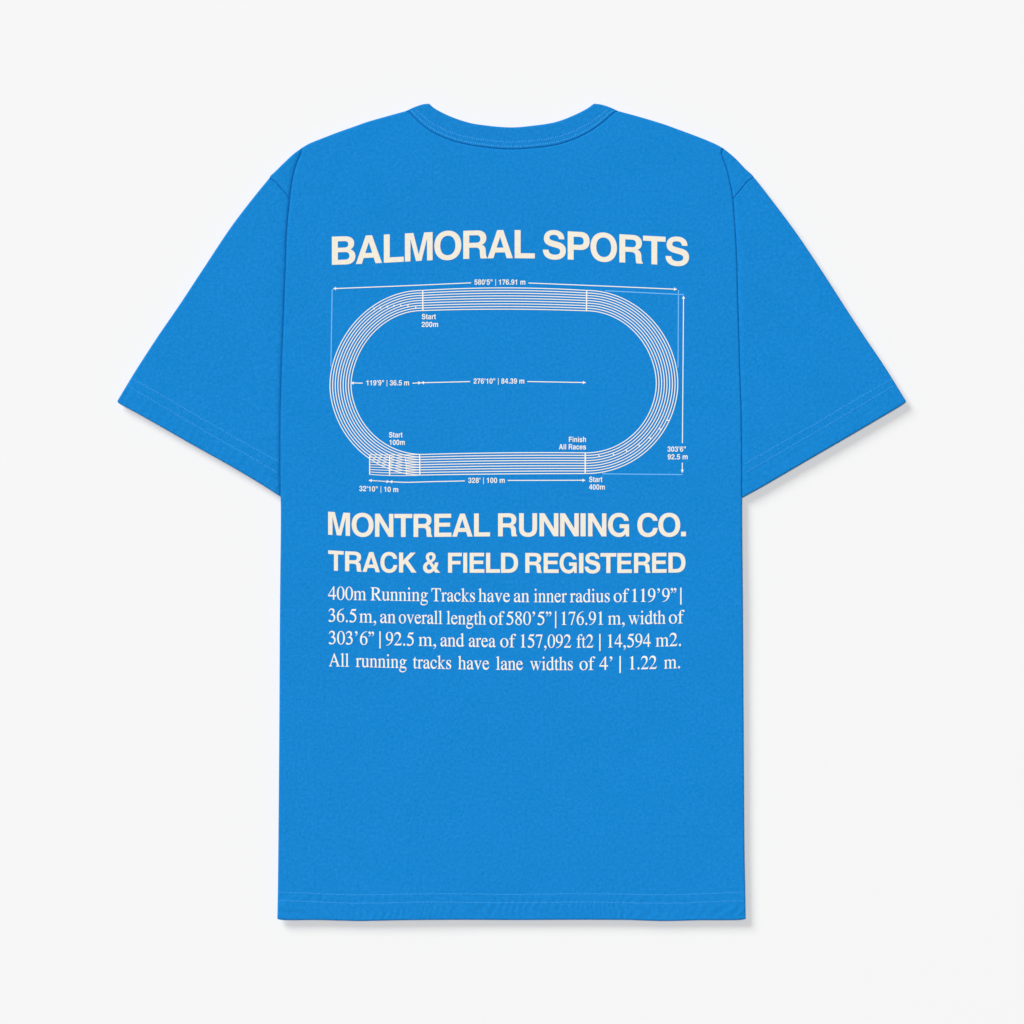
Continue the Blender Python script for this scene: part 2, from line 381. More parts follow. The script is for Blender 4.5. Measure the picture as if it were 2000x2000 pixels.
# ------------------------------------------------------------------ print: glyph outlines (1000 units per em)
BOLD = {
 'I': "M64 0V718H214V0Z", 'L': "M76 0V718H226V129H583V0Z", 'T': "M14 718H598V590H381V0H231V590H14Z",
 'E': "M76 0V718H611V590H226V438H578V315H226V129H621V0Z", 'F': "M76 0V718H587V590H226V425H538V302H226V0Z",
 'N': "M69 0V718H221L516 238V718H654V0H505L209 480V0Z",
 'M': "M69 0V718H281L417 164L553 718H765V0H626V566L487 0H347L208 566V0Z",
 'A': "M20 0L281 718H443L702 0H536L489 147H226L178 0ZM264 270H449L359 542Z",
 'B': "M76 0V718H403C545 718 637 650 637 534C637 458 596 404 543 381C620 354 669 292 669 203C669 75 575 0 437 0ZM226 595V431H390C453 431 490 459 490 514C490 567 453 595 393 595ZM226 316V123H412C480 123 518 158 518 219C518 280 480 316 410 316Z",
 'C': "M677 490C664 642 545 737 379 737C174 737 44 590 44 357C44 126 172 -19 374 -19C556 -19 672 92 684 266H538C525 166 468 109 378 109C262 109 194 200 194 356C194 515 263 609 380 609C463 609 517 565 532 490Z",
 'G': "M713 380V0H617L602 81C555 16 487 -19 396 -19C189 -19 44 140 44 360C44 584 182 737 391 737C565 737 686 640 704 486H558C541 563 481 609 393 609C271 609 194 513 194 361C194 208 275 109 398 109C491 109 561 166 570 258H414V380Z",
 'D': "M76 0V718H358C566 718 685 586 685 359C685 133 565 0 358 0ZM226 128H331C465 128 535 206 535 359C535 512 465 590 331 590H226Z",
 'O': "M389 737C181 737 44 590 44 359C44 128 181 -19 389 -19C597 -19 734 128 734 359C734 590 597 737 389 737ZM389 609C508 609 584 512 584 359C584 206 508 109 389 109C270 109 194 206 194 359C194 512 270 609 389 609Z",
 'P': "M73 0V718H404C548 718 627 636 627 490C627 344 540 257 396 257H223V0ZM223 590V385H362C441 385 477 417 477 487C477 557 441 590 362 590Z",
 'R': "M76 0V718H430C567 718 654 640 654 521C654 436 614 377 539 347C610 321 637 277 640 186C643 95 645 45 677 23V0H515C497 37 494 85 492 160C490 250 462 281 372 281H226V0ZM226 596V404H397C469 404 504 435 504 500C504 566 469 596 397 596Z",
 'S': "M590 508C588 655 487 737 328 737C165 737 65 655 65 518C65 398 140 343 298 308L372 291C457 271 484 251 484 203C484 141 432 109 342 109C241 109 188 151 183 231H39C42 70 149 -19 334 -19C518 -19 629 72 629 222C629 341 557 409 411 441L322 461C234 481 208 499 208 541C208 588 252 616 322 616C402 616 444 580 450 508Z",
 'U': "M651 718V248C651 77 545 -19 361 -19C177 -19 72 77 72 248V718H222V248C222 154 270 109 361 109C453 109 501 154 501 248V718Z",
 'K': "M87 0V718H237V440L501 718H696L413 434L722 0H540L308 330L237 258V0Z",
 '&': "M702 0H520L462 71C405 12 345 -19 268 -19C138 -19 54 62 54 187C54 284 112 350 226 408C178 466 158 507 158 561C158 664 236 737 349 737C458 737 530 668 530 567C530 486 481 429 382 372L472 260C487 290 497 325 502 367H630C624 290 599 217 557 158ZM331 448C390 484 411 514 411 557C411 601 387 629 347 629C306 629 280 602 280 560C280 528 294 496 331 448ZM287 321C222 281 194 245 194 199C194 142 231 103 285 103C326 103 356 119 392 165Z",
 '.': "M64 0V146H214V0Z",
}
SERIF = {   # advance, outline(s); '|' parts are separate overlapping pieces
 'o': (500, "M250 460C120 460 29 363 29 225C29 90 119 -10 248 -10C378 -10 470 93 470 232C470 366 380 460 250 460ZM236 432C326 432 380 345 380 205C380 88 334 18 263 18C176 18 119 116 119 255C119 362 165 432 236 432Z"),
 'n': (500, "M18 15V0H226V15C175 19 161 33 161 81V358C206 401 231 416 268 416C318 416 337 386 337 311V99C337 36 324 19 276 15V0H485V15C440 20 421 34 421 88V318C421 406 377 460 303 460C254 460 220 443 160 381V458L154 460C105 442 74 432 16 417V400C24 402 32 402 40 402C66 402 76 391 76 343V90C76 35 65 20 18 15Z"),
 'm': (778, "M17 15V0H220V15C173 18 160 32 160 77V361C195 396 224 414 258 414C311 414 343 383 343 311V89C343 32 331 18 283 15V0H489V15C441 17 427 32 427 84V359C455 398 486 414 529 414C584 414 612 386 612 311V91C612 35 603 19 549 15V0H775V15C715 17 696 32 696 80V310C696 409 655 460 576 460C519 460 470 437 420 378C401 434 369 460 312 460C265 460 234 445 159 385V458L153 460C107 443 76 433 18 417V400C30 402 34 402 42 402C66 402 76 388 76 345V80C76 31 62 18 17 15Z"),
 'h': (500, "M9 15V0H228V15C175 18 156 34 156 84V357C193 402 225 418 265 418C317 418 343 383 343 309V84C343 35 328 18 276 15V0H487V15C440 18 427 36 427 88V306C427 408 385 460 304 460C245 460 203 436 157 380V681L152 683C112 669 80 659 10 641V625C18 626 22 626 28 626C62 626 72 614 72 573V84C72 36 56 18 9 15Z"),
 'u': (500, "M9 450H155V125C155 74 184 41 232 41C266 41 300 55 338 98V369C338 417 315 431 259 433V450H422V116C422 62 438 50 479 50V36C430 22 393 10 345 -9L340 -7V67C295 14 250 -10 199 -10C120 -10 71 40 71 130V370C71 417 60 431 9 434Z"),
 'i': (278, "M16 15V0H253V15C190 19 180 31 180 100V458L175 460L20 405V389C70 397 96 392 96 340V100C96 31 84 18 16 15Z|M127 683C98 683 76 661 76 632C76 603 98 581 127 581C156 581 178 603 178 632C178 661 156 683 127 683Z"),
 'l': (278, "M19 15V0H257V15C194 19 180 32 180 82V681L176 683C127 667 90 657 19 641V625C76 632 96 622 96 567V87C96 31 80 18 19 15Z"),
 'r': (333, "M5 15V0H245V15C179 18 160 35 160 90V315C160 346 195 394 220 394C246 394 252 366 287 366C316 366 335 384 335 412C335 442 313 460 279 460C235 460 207 438 160 370V458L155 460C106 440 66 426 7 408V392C18 394 24 394 32 394C65 394 76 378 76 335V84C76 36 64 21 5 15Z"),
 't': (278, "M279 66L267 76C245 49 228 41 204 41C168 41 153 65 153 122V418H255V450H154V564C154 576 152 579 146 579C118 538 84 486 20 443C14 438 13 434 13 431C13 424 24 418 40 418H70V117C70 33 100 -10 158 -10C206 -10 243 13 279 66Z"),
 'f': (333, "M21 15V0H280V15C205 18 187 32 187 98V418H309V450H186V549C186 620 203 655 238 655C260 655 273 645 290 616C306 590 318 580 337 580C363 580 383 600 383 626C383 663 341 683 285 683C183 683 103 625 103 470V450H21V418H103V104C103 33 92 19 21 15Z"),
 'v': (500, "M19 450H215V435C180 433 166 424 166 408C166 398 169 389 174 377L279 121L370 352C384 388 386 398 386 409C386 425 374 433 340 435V450H477V435C449 432 435 421 416 375L267 7C260 -11 257 -14 252 -14C247 -14 243 -9 238 3L89 357C63 417 52 430 19 435Z"),
 'w': (722, "M21 450H206V435C172 433 161 427 161 409C161 400 163 390 167 378L266 113L357 345L335 396C324 424 313 432 283 435V450H480V435C437 432 424 424 424 405C424 399 426 391 429 382L529 114L620 352C625 365 629 385 629 400C629 425 617 432 580 435V450H694V435C664 430 657 418 642 379L505 10C498 -9 495 -14 489 -14C484 -14 480 -8 474 8L375 280L266 10C259 -8 254 -14 249 -14C243 -14 239 -8 232 10L84 396C75 420 58 432 21 435Z"),
 'k': (500, "M7 15V0H233V15C178 18 167 32 167 84V681L161 683C122 669 90 659 7 641V625C22 626 28 626 38 626C72 626 83 612 83 568V84C83 36 68 18 7 15Z|M150 238L300 366C330 391 337 402 337 413C337 427 322 434 276 435V450H474V435C420 432 400 422 349 381L216 268L361 86C404 36 425 22 505 15V0H272V15C300 16 312 22 312 35C312 43 307 53 299 63L165 232L150 215Z"),
 'a': (444, "M442 66V40C411 2 384 -10 355 -10C318 -10 296 14 290 62C240 13 201 -10 152 -10C84 -10 37 36 37 107C37 190 89 225 287 299V345C287 402 258 433 207 433C160 433 127 408 127 379C127 362 132 354 132 341C132 315 112 296 89 296C66 296 47 315 47 340C47 404 120 460 217 460C324 460 371 400 371 306V112C371 64 378 49 398 49C412 49 424 54 442 66ZM287 126V269C171 230 124 195 124 129C124 80 152 52 191 52C225 52 287 83 287 126Z"),
 'c': (444, "M398 156L412 147C380 47 312 -10 227 -10C110 -10 25 84 25 212C25 359 126 460 253 460C334 460 399 413 399 352C399 324 382 306 357 306C335 306 317 320 310 345L303 370C293 410 278 424 241 424C160 424 105 355 105 256C105 142 169 63 258 63C314 63 356 89 398 156Z"),
 'e': (444, "M408 164L424 157C392 53 323 -10 226 -10C103 -10 25 80 25 221C25 369 117 460 234 460C334 460 397 397 405 277H97C99 223 104 195 119 163C143 112 188 74 253 74C315 74 356 97 408 164ZM99 309H303C295 386 268 424 205 424C150 424 110 384 99 309Z"),
 's': (389, "M319 316V451H308C304 443 298 440 286 442C260 454 233 460 200 460C110 460 53 406 53 333C53 277 85 238 165 193L220 162C260 140 277 116 277 83C277 38 244 12 192 12C126 12 92 48 68 150H53V-8H66C72 4 78 6 86 6C96 6 120 -10 183 -10C278 -10 348 47 348 127C348 184 322 219 254 260L179 304C141 326 122 352 122 377C122 412 150 437 192 437C250 437 283 402 303 316Z"),
 'd': (500, "M491 42L346 -10L342 -7V58C315 12 272 -10 217 -10C105 -10 27 83 27 205C27 350 123 460 245 460C285 460 315 447 342 417V567C342 612 328 626 284 626V642C340 657 376 667 421 683L426 681V120C426 66 434 58 491 58ZM342 130V340C337 390 294 432 243 432C165 432 112 350 112 240C112 126 170 50 252 50C290 50 316 66 333 90C340 100 342 112 342 130Z"),
 'g': (500, "M230 460C140 460 72 395 72 312C72 230 135 165 222 165C312 165 380 230 380 312C380 397 318 460 230 460ZM217 433C268 433 300 380 300 295C300 228 277 192 238 192C188 192 153 248 153 325C153 393 180 433 217 433Z|M318 421H470V379H352Z|M140 180L195 168C150 140 138 122 138 105C138 85 155 76 205 73L320 68C410 64 457 27 457 -38C457 -135 345 -218 213 -218C105 -218 28 -170 28 -105C28 -62 52 -30 118 8C85 26 72 43 72 66C72 92 90 120 140 180ZM140 4C100 -34 88 -55 88 -85C88 -135 145 -170 240 -170C345 -170 420 -125 420 -62C420 -20 385 -8 285 -5C215 -3 160 0 140 4Z"),
 'A': (722, "M706 19V0H451V19C500 19 520 27 520 51C520 62 516 79 509 95L459 216H199L155 106C147 86 144 71 144 58C144 32 163 22 216 19V0H15V19C60 22 75 39 111 127L334 674H355L617 88C643 29 658 21 706 19ZM216 257L328 532L445 257Z"),
 'R': (667, "M659 19V0H494L262 308H203V109C203 38 215 21 294 19V0H17V19C89 24 101 37 101 109V553C101 624 90 638 17 643V662H294C458 662 556 600 556 489C556 397 493 340 367 319L570 74C603 32 620 24 659 19ZM203 346V590C203 615 212 625 246 625C370 625 442 581 442 488C442 394 370 344 203 346Z"),
 'T': (611, "M593 662V492H570C558 597 530 622 418 622H357V120C357 35 372 22 452 19V0H160V19C242 23 255 36 255 109V622H193C80 622 55 597 42 492H17V662Z"),
 '0': (500, "M250 676C120 676 24 530 24 330C24 120 115 -14 250 -14C380 -14 476 130 476 330C476 535 380 676 250 676ZM248 650C333 650 382 535 382 330C382 125 335 12 250 12C165 12 118 125 118 326C118 530 165 650 248 650Z"),
 '1': (500, "M394 15V0H118V15C178 18 198 34 198 90V531C198 580 190 595 165 595C150 595 135 590 111 580V596L291 676L299 674V80C299 33 316 17 394 15Z"),
 '2': (500, "M475 137L462 142C425 85 413 76 367 76H128L296 252C385 345 424 421 424 500C424 604 347 676 238 676C124 676 57 614 31 475L51 470C84 556 118 590 188 590C272 590 335 535 335 450C335 370 290 280 205 190L30 12V0H420Z"),
 '3': (500, "M61 510L45 514C74 620 133 676 230 676C324 676 390 622 390 544C390 480 350 430 293 398C380 365 431 305 431 218C431 80 320 -14 170 -14C90 -14 43 10 43 50C43 75 62 92 88 92C107 92 122 86 150 66C178 46 195 40 215 40C292 40 353 105 353 190C353 285 280 340 153 340V354C255 385 303 435 303 510C303 570 262 612 203 612C145 612 100 580 61 510Z"),
 '4': (500, "M472 231V167H370V0H292V167H12V231L326 676H370V231ZM292 231V571L52 231Z"),
 '5': (500, "M438 681L425 688C412 670 404 666 385 666H174L64 426C190 400 250 380 300 340C340 308 360 270 360 220C360 120 290 40 205 40C185 40 168 47 140 68C115 86 100 92 81 92C50 92 32 76 32 52C32 12 84 -14 160 -14C320 -14 438 90 438 240C438 380 330 470 180 500L145 507L183 583H377C391 583 398 587 404 600Z"),
 '6': (500, "M446 684L448 668C285 640 175 540 145 387C185 415 220 428 265 428C385 428 468 345 468 222C468 80 380 -14 253 -14C120 -14 34 90 34 255C34 490 200 665 446 684ZM245 382C165 382 128 340 128 260C128 110 175 14 262 14C335 14 378 80 378 183C378 305 330 382 245 382Z"),
 '7': (500, "M449 662V646L237 -8H172L370 588H153C95 588 75 574 37 515L20 520L79 662Z"),
 '8': (500, "M290 372C390 300 445 245 445 163C445 57 365 -14 248 -14C135 -14 56 52 56 150C56 225 95 275 197 345C105 420 62 468 62 535C62 618 138 676 250 676C354 676 424 622 424 540C424 470 385 425 290 372ZM262 390C320 430 347 475 347 532C347 605 310 648 245 648C182 648 140 612 140 556C140 500 180 450 262 390ZM226 327C160 280 132 225 132 155C132 70 180 14 255 14C323 14 370 58 370 125C370 195 330 250 226 327Z"),
 '9': None,
 '.': (250, "M125 100C94 100 70 76 70 45C70 14 94 -11 125 -11C156 -11 181 14 181 45C181 76 156 100 125 100Z"),
 ',': (250, "M70 -141L66 -128C125 -95 155 -58 155 -22C155 -12 150 -6 141 -6C135 -6 128 -9 115 -9C80 -9 56 14 56 46C56 80 82 102 117 102C162 102 195 66 195 16C195 -50 150 -108 70 -141Z"),
 '|': (200, "M67 -170V690H128V-170Z"),
}
import re
def parse(d, steps=7):
    """path -> list of contours"""
    out, cur = [], []
    x = y = 0.0
    for cmd, arg in re.findall(r'([MLHVCZ])([^MLHVCZ]*)', d):
        n = [float(v) for v in arg.split()]
        if cmd == 'M': x, y = n; cur = [(x, y)]
        elif cmd == 'L': x, y = n; cur.append((x, y))
        elif cmd == 'H': x = n[0]; cur.append((x, y))
        elif cmd == 'V': y = n[0]; cur.append((x, y))
        elif cmd == 'C':
            p0 = np.array((x, y)); p1, p2, p3 = np.array(n[0:2]), np.array(n[2:4]), np.array(n[4:6])
            for i in range(1, steps + 1):
                t = i / steps
                q = (1 - t) ** 3 * p0 + 3 * t * (1 - t) ** 2 * p1 + 3 * t * t * (1 - t) * p2 + t ** 3 * p3
                cur.append(tuple(q))
            x, y = p3
        elif cmd == 'Z':
            c = [cur[0]]
            for q in cur[1:]:
                if math.dist(q, c[-1]) > .5: c.append(q)
            if math.dist(c[0], c[-1]) < .5: c.pop()
            out.append(np.array(c)); cur = []
    return out

def area(c):
    x, y = c[:, 0], c[:, 1]
    return .5 * float(np.sum(x * np.roll(y, -1) - np.roll(x, -1) * y))

def fatten(c, w):
    """offset a contour to its outer side (contours run CCW outside, CW for holes)"""
    a = np.roll(c, 1, 0); b = np.roll(c, -1, 0)
    def nr(v):
        v = v / (np.linalg.norm(v, axis=1, keepdims=True) + 1e-9)
        return np.stack([v[:, 1], -v[:, 0]], -1)
    n1, n2 = nr(c - a), nr(b - c)
    m = n1 + n2; l = np.linalg.norm(m, axis=1, keepdims=True); m = m / np.maximum(l, 1e-6)
    cosv = np.clip(np.sum(m * n1, 1, keepdims=True), .6, 1)
    return c + m * w / cosv

def glyph(d, w):
    """list of pieces; each piece is [outer, hole, ...]"""
    res = []
    for piece in d.split('|'):
        cs = parse(piece)
        for i, c in enumerate(cs):
            want = 1 if i == 0 else -1
            if area(c) * want < 0: c = c[::-1]
            cs[i] = fatten(c, w) if w else c
        res.append(cs)
    return res

class Print:
    """collects flat ink shapes in photograph pixels and lays them on the cloth"""
    def __init__(self, lift=0.24):
        self.V, self.F, self.n, self.lift = [], [], 0, lift
    def poly(self, contours):
        lists = [[Vector((p[0], p[1], 0)) for p in c] for c in contours]
        tri = tessellate_polygon(lists)
        pts = np.vstack(contours)
        self.tris(pts, tri)
    def tris(self, pts, tri):
        k = len(self.V)
        z = body_top(pts[:, 0], pts[:, 1]) + self.lift + .005 * (self.n % 37)
        self.n += 1
        for (x, y), zz in zip(pts, z): self.V.append(P(x, y, zz * .001))
        for t in tri:
            a, b, c = (np.array(pts[i]) for i in t)
            cr = (b[0] - a[0]) * (c[1] - a[1]) - (b[1] - a[1]) * (c[0] - a[0])
            if abs(cr) < 1e-9: continue
            t = tuple(i + k for i in t)
            self.F.append(t if cr < 0 else t[::-1])
    def line(self, c, w):
        """ribbon of width w px along polyline c"""
        c = np.asarray(c, float)
        d = np.gradient(c, axis=0); d /= np.linalg.norm(d, axis=1, keepdims=True) + 1e-9
        n = np.stack([-d[:, 1], d[:, 0]], -1) * w / 2
        pts = np.vstack([c + n, c - n]); m = len(c)
        tri = []
        for i in range(m - 1):
            tri += [(i, i + 1, m + i), (i + 1, m + i + 1, m + i)]
        self.tris(pts, tri)
    def arrow(self, tip, d, s=3.2):
        tip = np.array(tip, float); d = np.array(d, float) / np.linalg.norm(d); n = np.array([-d[1], d[0]])
        self.poly([np.array([tip, tip - d * s * 1.7 + n * s, tip - d * s * 1.7 - n * s])])
    def build(self, name, m, parent):
        return mesh_obj(name, self.V, self.F, m, parent)

def heading(text, boxes, base, caph, w=0):
    """each letter fitted between its measured left and right edges, on a measured baseline"""
    pr = Print()
    bx, by = [b[0] for b in base], [b[1] for b in base]
    cf = np.polynomial.Polynomial.fit(bx, by, min(5, len(bx) - 2))
    s = caph / 718
    for ch, (x0, x1) in zip(text, boxes):
        for cs in glyph(BOLD[ch], w):
            allp = np.vstack([c for c in glyph(BOLD[ch], w)[0]])
            g0, g1 = allp[:, 0].min(), allp[:, 0].max()
            res = []
            for c in cs:
                x = x0 + (c[:, 0] - g0) / (g1 - g0) * (x1 - x0)
                res.append(np.stack([x, cf(x) - c[:, 1] * s], -1))
            pr.poly(res)
    return pr.build('printed_heading', M_CREAM, back)

heading('BALMORALSPORTS',
 [(648.2, 694.2), (695, 745.9), (749.7, 788.6), (790.9, 844.9), (848.3, 901), (904.8, 951.7), (952.3, 1001.6), (1005.2, 1044.6),
  (1060.3, 1105.2), (1108.8, 1151.6), (1153.2, 1205), (1209.7, 1255.5), (1255.9, 1300), (1299.8, 1345.8)],
 [(650, 517.4), (671, 516.4), (720, 514.3), (769, 512.7), (818, 509.7), (875, 507), (928, 504.9), (977, 504), (1025, 504.6), (1083, 506.2), (1130, 507.6), (1179, 510.6), (1232, 513.6), (1278, 516.4), (1322, 518.6), (1345, 519.2)], 55.0)
heading('MONTREALRUNNINGCO.',
 [(640.9, 683.6), (686.9, 729.6), (732.5, 768.3), (770.2, 805.2), (807.7, 844.1), (848.3, 881.8), (883.2, 923), (925.9, 957.1),
  (972.8, 1009.9), (1013.9, 1049), (1053.7, 1090.6), (1094, 1130.4), (1133.8, 1143.9), (1148.6, 1184.3), (1187.5, 1228.7), (1244.8, 1284.8), (1285.8, 1328.6), (1330.2, 1339.7)],
 [(640, 1044.7), (662, 1045), (750, 1048.4), (788, 1049), (826, 1049), (865, 1048.8), (903, 1048), (941, 1047.4), (990, 1047.2), (1070, 1047.6), (1130, 1048), (1210, 1047.6), (1290, 1047.6), (1340, 1047.6)], 45.0)
heading('TRACK&FIELDREGISTERED',
 [(641.1, 671.2), (674, 706.6), (708.1, 742), (743, 776), (779.4, 813.5), (826.3, 859.8), (875.1, 902), (904.8, 912.5), (917.3, 946), (949.4, 976.6), (978.6, 1011.9),
  (1026, 1058.3), (1061.8, 1091), (1093, 1126.4), (1131, 1139.5), (1142, 1172.4), (1172.8, 1203.7), (1205.7, 1234), (1238.4, 1270.7), (1273.7, 1302), (1305.6, 1338.9)],
 [(641, 1114), (656, 1114.6), (690, 1116), (725, 1117.3), (795, 1118.5), (890, 1118.8), (930, 1118.4), (995, 1118.7), (1042, 1118.9), (1110, 1119.3), (1190, 1119.3), (1255, 1118.8), (1322, 1118.3), (1340, 1118.2)], 39.0)

def serif_word(pr, word, x0, x1, cf, em, w):
    pen, shapes = 0, []
    for ch in word:
        if ch == '’': adv, src, dx, dy = 333, [(SERIF[','][1], 23, 574)], 0, 0
        elif ch == '”': adv, src = 444, [(SERIF[','][1], -26, 574), (SERIF[','][1], 157, 574)]
        elif ch == '9': adv, src = 500, [(SERIF['6'][1], None, None)]
        else: adv, src = SERIF[ch][0], [(SERIF[ch][1], 0, 0)]
        for d, ox, oy in src:
            for cs in glyph(d, w):
                res = []
                for c in cs:
                    c = np.array(c)
                    if ox is None: c = np.stack([494 - c[:, 0], 662 - c[:, 1]], -1)
                    else: c = c + (ox, oy)
                    res.append(c + (pen, 0))
                shapes.append(res)
        pen += adv
    allp = np.vstack([c for s_ in shapes for c in s_])
    g0, g1 = allp[:, 0].min(), allp[:, 0].max()
    for s_ in shapes:
        res = []
        for c in s_:
            x = x0 + (c[:, 0] - g0) / (g1 - g0) * (x1 - x0)
            res.append(np.stack([x, cf(x) - c[:, 1] * em / 1000], -1))
        pr.poly(res)

def text_line(words, base, em=38.3, w=3):
    pr = Print()
    cf = np.polynomial.Polynomial.fit([b[0] for b in base], [b[1] for b in base], 3)
    for wd, a, b in words: serif_word(pr, wd, a, b, cf, em, w)
    return pr.build('printed_text_line', M_WHITE, back)

text_line([('400m', 641.1, 715.8), ('Running', 723.8, 835.9), ('Tracks', 842.6, 927.8), ('have', 934.5, 996.2), ('an', 1003.8, 1034), ('inner', 1042.6, 1107), ('radius', 1113, 1191), ('of', 1198.6, 1229), ('119’9”', 1235, 1321), ('|', 1328.6, 1331.1)],
          [(641, 1171), (700, 1172), (780, 1173.4), (835, 1174), (930, 1175.3), (1034, 1176.2), (1110, 1176.2), (1190, 1175.8), (1300, 1174.8), (1331, 1174.2)])
text_line([('36.5', 641.9, 696), ('m,', 702.0, 734.6), ('an', 742.6, 773.0), ('overall', 779, 864), ('length', 872.3, 949.4), ('of', 956, 985.5), ('580’5”', 989, 1077), ('|', 1084.2, 1086.5), ('176.91', 1097, 1177.8), ('m,', 1187.5, 1220), ('width', 1227, 1300), ('of', 1306.4, 1337)],
          [(641, 1214), (700, 1215.5), (757, 1217), (820, 1218), (910, 1219.2), (1030, 1220.4), (1137, 1220.6), (1200, 1219.8), (1260, 1218.3), (1337, 1217.5)])
text_line([('303’6”', 642.4, 730.5), ('|', 741.0, 743.5), ('92.5', 753.5, 808), ('m,', 817.7, 851.8), ('and', 860.4, 906.7), ('area', 915.7, 968), ('of', 977, 1008), ('157,092', 1017.3, 1115.6), ('ft2', 1126.3, 1159), ('|', 1170.4, 1172.9), ('14,594', 1187.5, 1271), ('m2.', 1280.8, 1330)],
          [(642, 1257.7), (700, 1259), (780, 1260.8), (883, 1262.5), (940, 1263.2), (1060, 1265), (1140, 1265), (1230, 1264), (1305, 1262), (1330, 1261.4)])
text_line([('All', 642.4, 681.7), ('running', 694.7, 794.3), ('tracks', 806.6, 881.3), ('have', 894.7, 955.6), ('lane', 969, 1021.4), ('widths', 1035, 1118.9), ('of', 1131.8, 1162.7), ('4’', 1170.8, 1196), ('|', 1209.8, 1212.5), ('1.22', 1230.3, 1282.8), ('m.', 1297, 1328.2)],
          [(642, 1301.2), (745, 1303.8), (840, 1306), (925, 1307.2), (1000, 1308.2), (1077, 1308.8), (1147, 1308.8), (1256, 1306.6), (1328, 1305)])

# ------------------------------------------------------------------ the running-track diagram
tr = Print()
q = lambda pts, n, d=2: (lambda c, x: np.stack([x, c(x)], -1))(np.polynomial.Polynomial.fit([p[0] for p in pts], [p[1] for p in pts], d), np.linspace(pts[0][0], pts[-1][0], n))
NL = 9
LW = 1.75
def lane(f):
    """f = 0 outer line ... 1 inner line; returns top, right arc, bottom, left arc"""
    mix = lambda a, b: a + (b - a) * f
    cxl, cxr = 824.5, 1145.0
    yt_l, yt_m, yt_r = mix(567.3, 606.6), mix(562.3, 603.9), mix(567.3, 607.0)
    yb_l, yb_m, yb_r = mix(927.8, 887.6), mix(925.5, 884.3), mix(924.9, 884.5)
    rl, rr = mix(180.0, 138.8), mix(178.8, 136.8)
    top = q([(cxl, yt_l), (1000, yt_m), (cxr, yt_r)], 30)
    bot = q([(cxl, yb_l), (1000, yb_m), (cxr, yb_r)], 30)
    a = np.linspace(-np.pi / 2, np.pi / 2, 64)
    yc, ry = (yt_r + yb_r) / 2, (yb_r - yt_r) / 2
    right = np.stack([cxr + rr * np.cos(a), yc + ry * np.sin(a)], -1)
    yc, ry = (yt_l + yb_l) / 2, (yb_l - yt_l) / 2
    a = np.linspace(-np.pi / 2, -3 * np.pi / 2, 96)
    left = np.stack([cxl + rl * np.cos(a), yc + ry * np.sin(a)], -1)
    bend = lambda arc, cx, r_, k: arc + np.stack([np.zeros(len(arc)), k * ((arc[:, 0] - cx) / r_) ** 2 * sm((.35 - (arc[:, 1] - 747) / r_) / .7)], -1)
    sm = lambda t: (lambda c: c * c * (3 - 2 * c))(np.clip(t, 0, 1))
    left, right = bend(left, cxl, rl, 10.0), bend(right, cxr, rr, 6.0)
    return top, right, bot[::-1], left[::-1]
for i in range(NL):
    top, right, bot, left = lane(i / 8)
    tr.line(np.vstack([top, right[1:], bot[1:]]), LW)
    tr.line(left, LW)
    # start straight, running on past the curve to the box
    e = bot[-1]
    xs = np.linspace(722, e[0], 16)
    sag = q([(722, -1.9 * (1 - i / 8) + .6), (765, 1.0), (e[0], 0)], 16)[:, 1]
    tr.line(np.stack([xs, e[1] + sag], -1), 1.35)
tr.line([(722, 889.5), (722, 908), (722, 926.6)], 2.0)
tr.line([(825.7, 566.5), (825.8, 587), (826, 607.5)], 2.4)
tr.line([(1145.9, 566.5), (1145.7, 587), (1145.5, 608)], 2.4)
tr.line([(819.6, 887), (819.8, 907), (820, 928.5)], 2.2)
tr.line([(1143.1, 884), (1143.1, 905), (1143, 925.5)], 2.6)
tr.line([(760.8, 889), (760.9, 907), (761, 928.4)], 2.4)
for x in (793.5,):
    tr.line([(x - 3, 889), (x, 908), (x + 1, 928)], 1.2)
def stagger(x, y, cx, cy, w=2.1, l=4.2):
    d = np.array([x - cx, y - cy]); d /= np.linalg.norm(d)
    p_ = np.array([x, y]); tr.line([p_ - d * l / 2, p_, p_ + d * l / 2], w)
for x, y in ((525, 380), (590, 370), (660, 360), (728, 352), (800, 350), (872, 355), (950, 370)):
    stagger(630 + x / 5.2216, 530 + y / 5.2216, 824, 747)
for x, y in ((940, 848), (1082, 832), (1210, 798), (1332, 745), (1437, 672), (1535, 585), (1608, 500)):
    stagger(980 + x / 4.954, 720 + y / 4.954, 1145, 746)
tr.build('printed_running_track', M_WHITE, back)

def dim(line, heads=(), w=1.75):
    pr = Print(0.28)
    c = sc_(line, 8) if len(line) > 2 else np.linspace(line[0], line[1], 14)
    pr.line(c, w)
    for at in heads:
        if at == 0: pr.arrow(np.array(line[0]), np.array(line[0]) - np.array(line[1]))
        else: pr.arrow(np.array(line[-1]), np.array(line[-1]) - np.array(line[-2]))
    pr.build('printed_dimension_line', M_WHITE, back)
dim([(651, 563.7), (785, 558.4), (920.1, 552.4)], (0,))
dim([(1032, 552.7), (1180, 558.8), (1322, 565)], (1,))
dim([(685.5, 748), (708.5, 748.3)], (0,)); dim([(805.6, 748.6), (822.5, 747.6)], (1,)); dim([(822.6, 747.6), (918.2, 745.3)], (0,))
dim([(1030, 745.2), (1144, 747.2)], (1,))
dim([(720.5, 938.2), (760.6, 940.8)], (1,)); dim([(760.8, 940.8), (792.8, 942.0), (840, 940.8), (907.7, 939.3)], (0,))
dim([(760.6, 940.8), (720.5, 938.2)], (1,), .4)
dim([(991.7, 938.3), (1143, 938)], (1,))
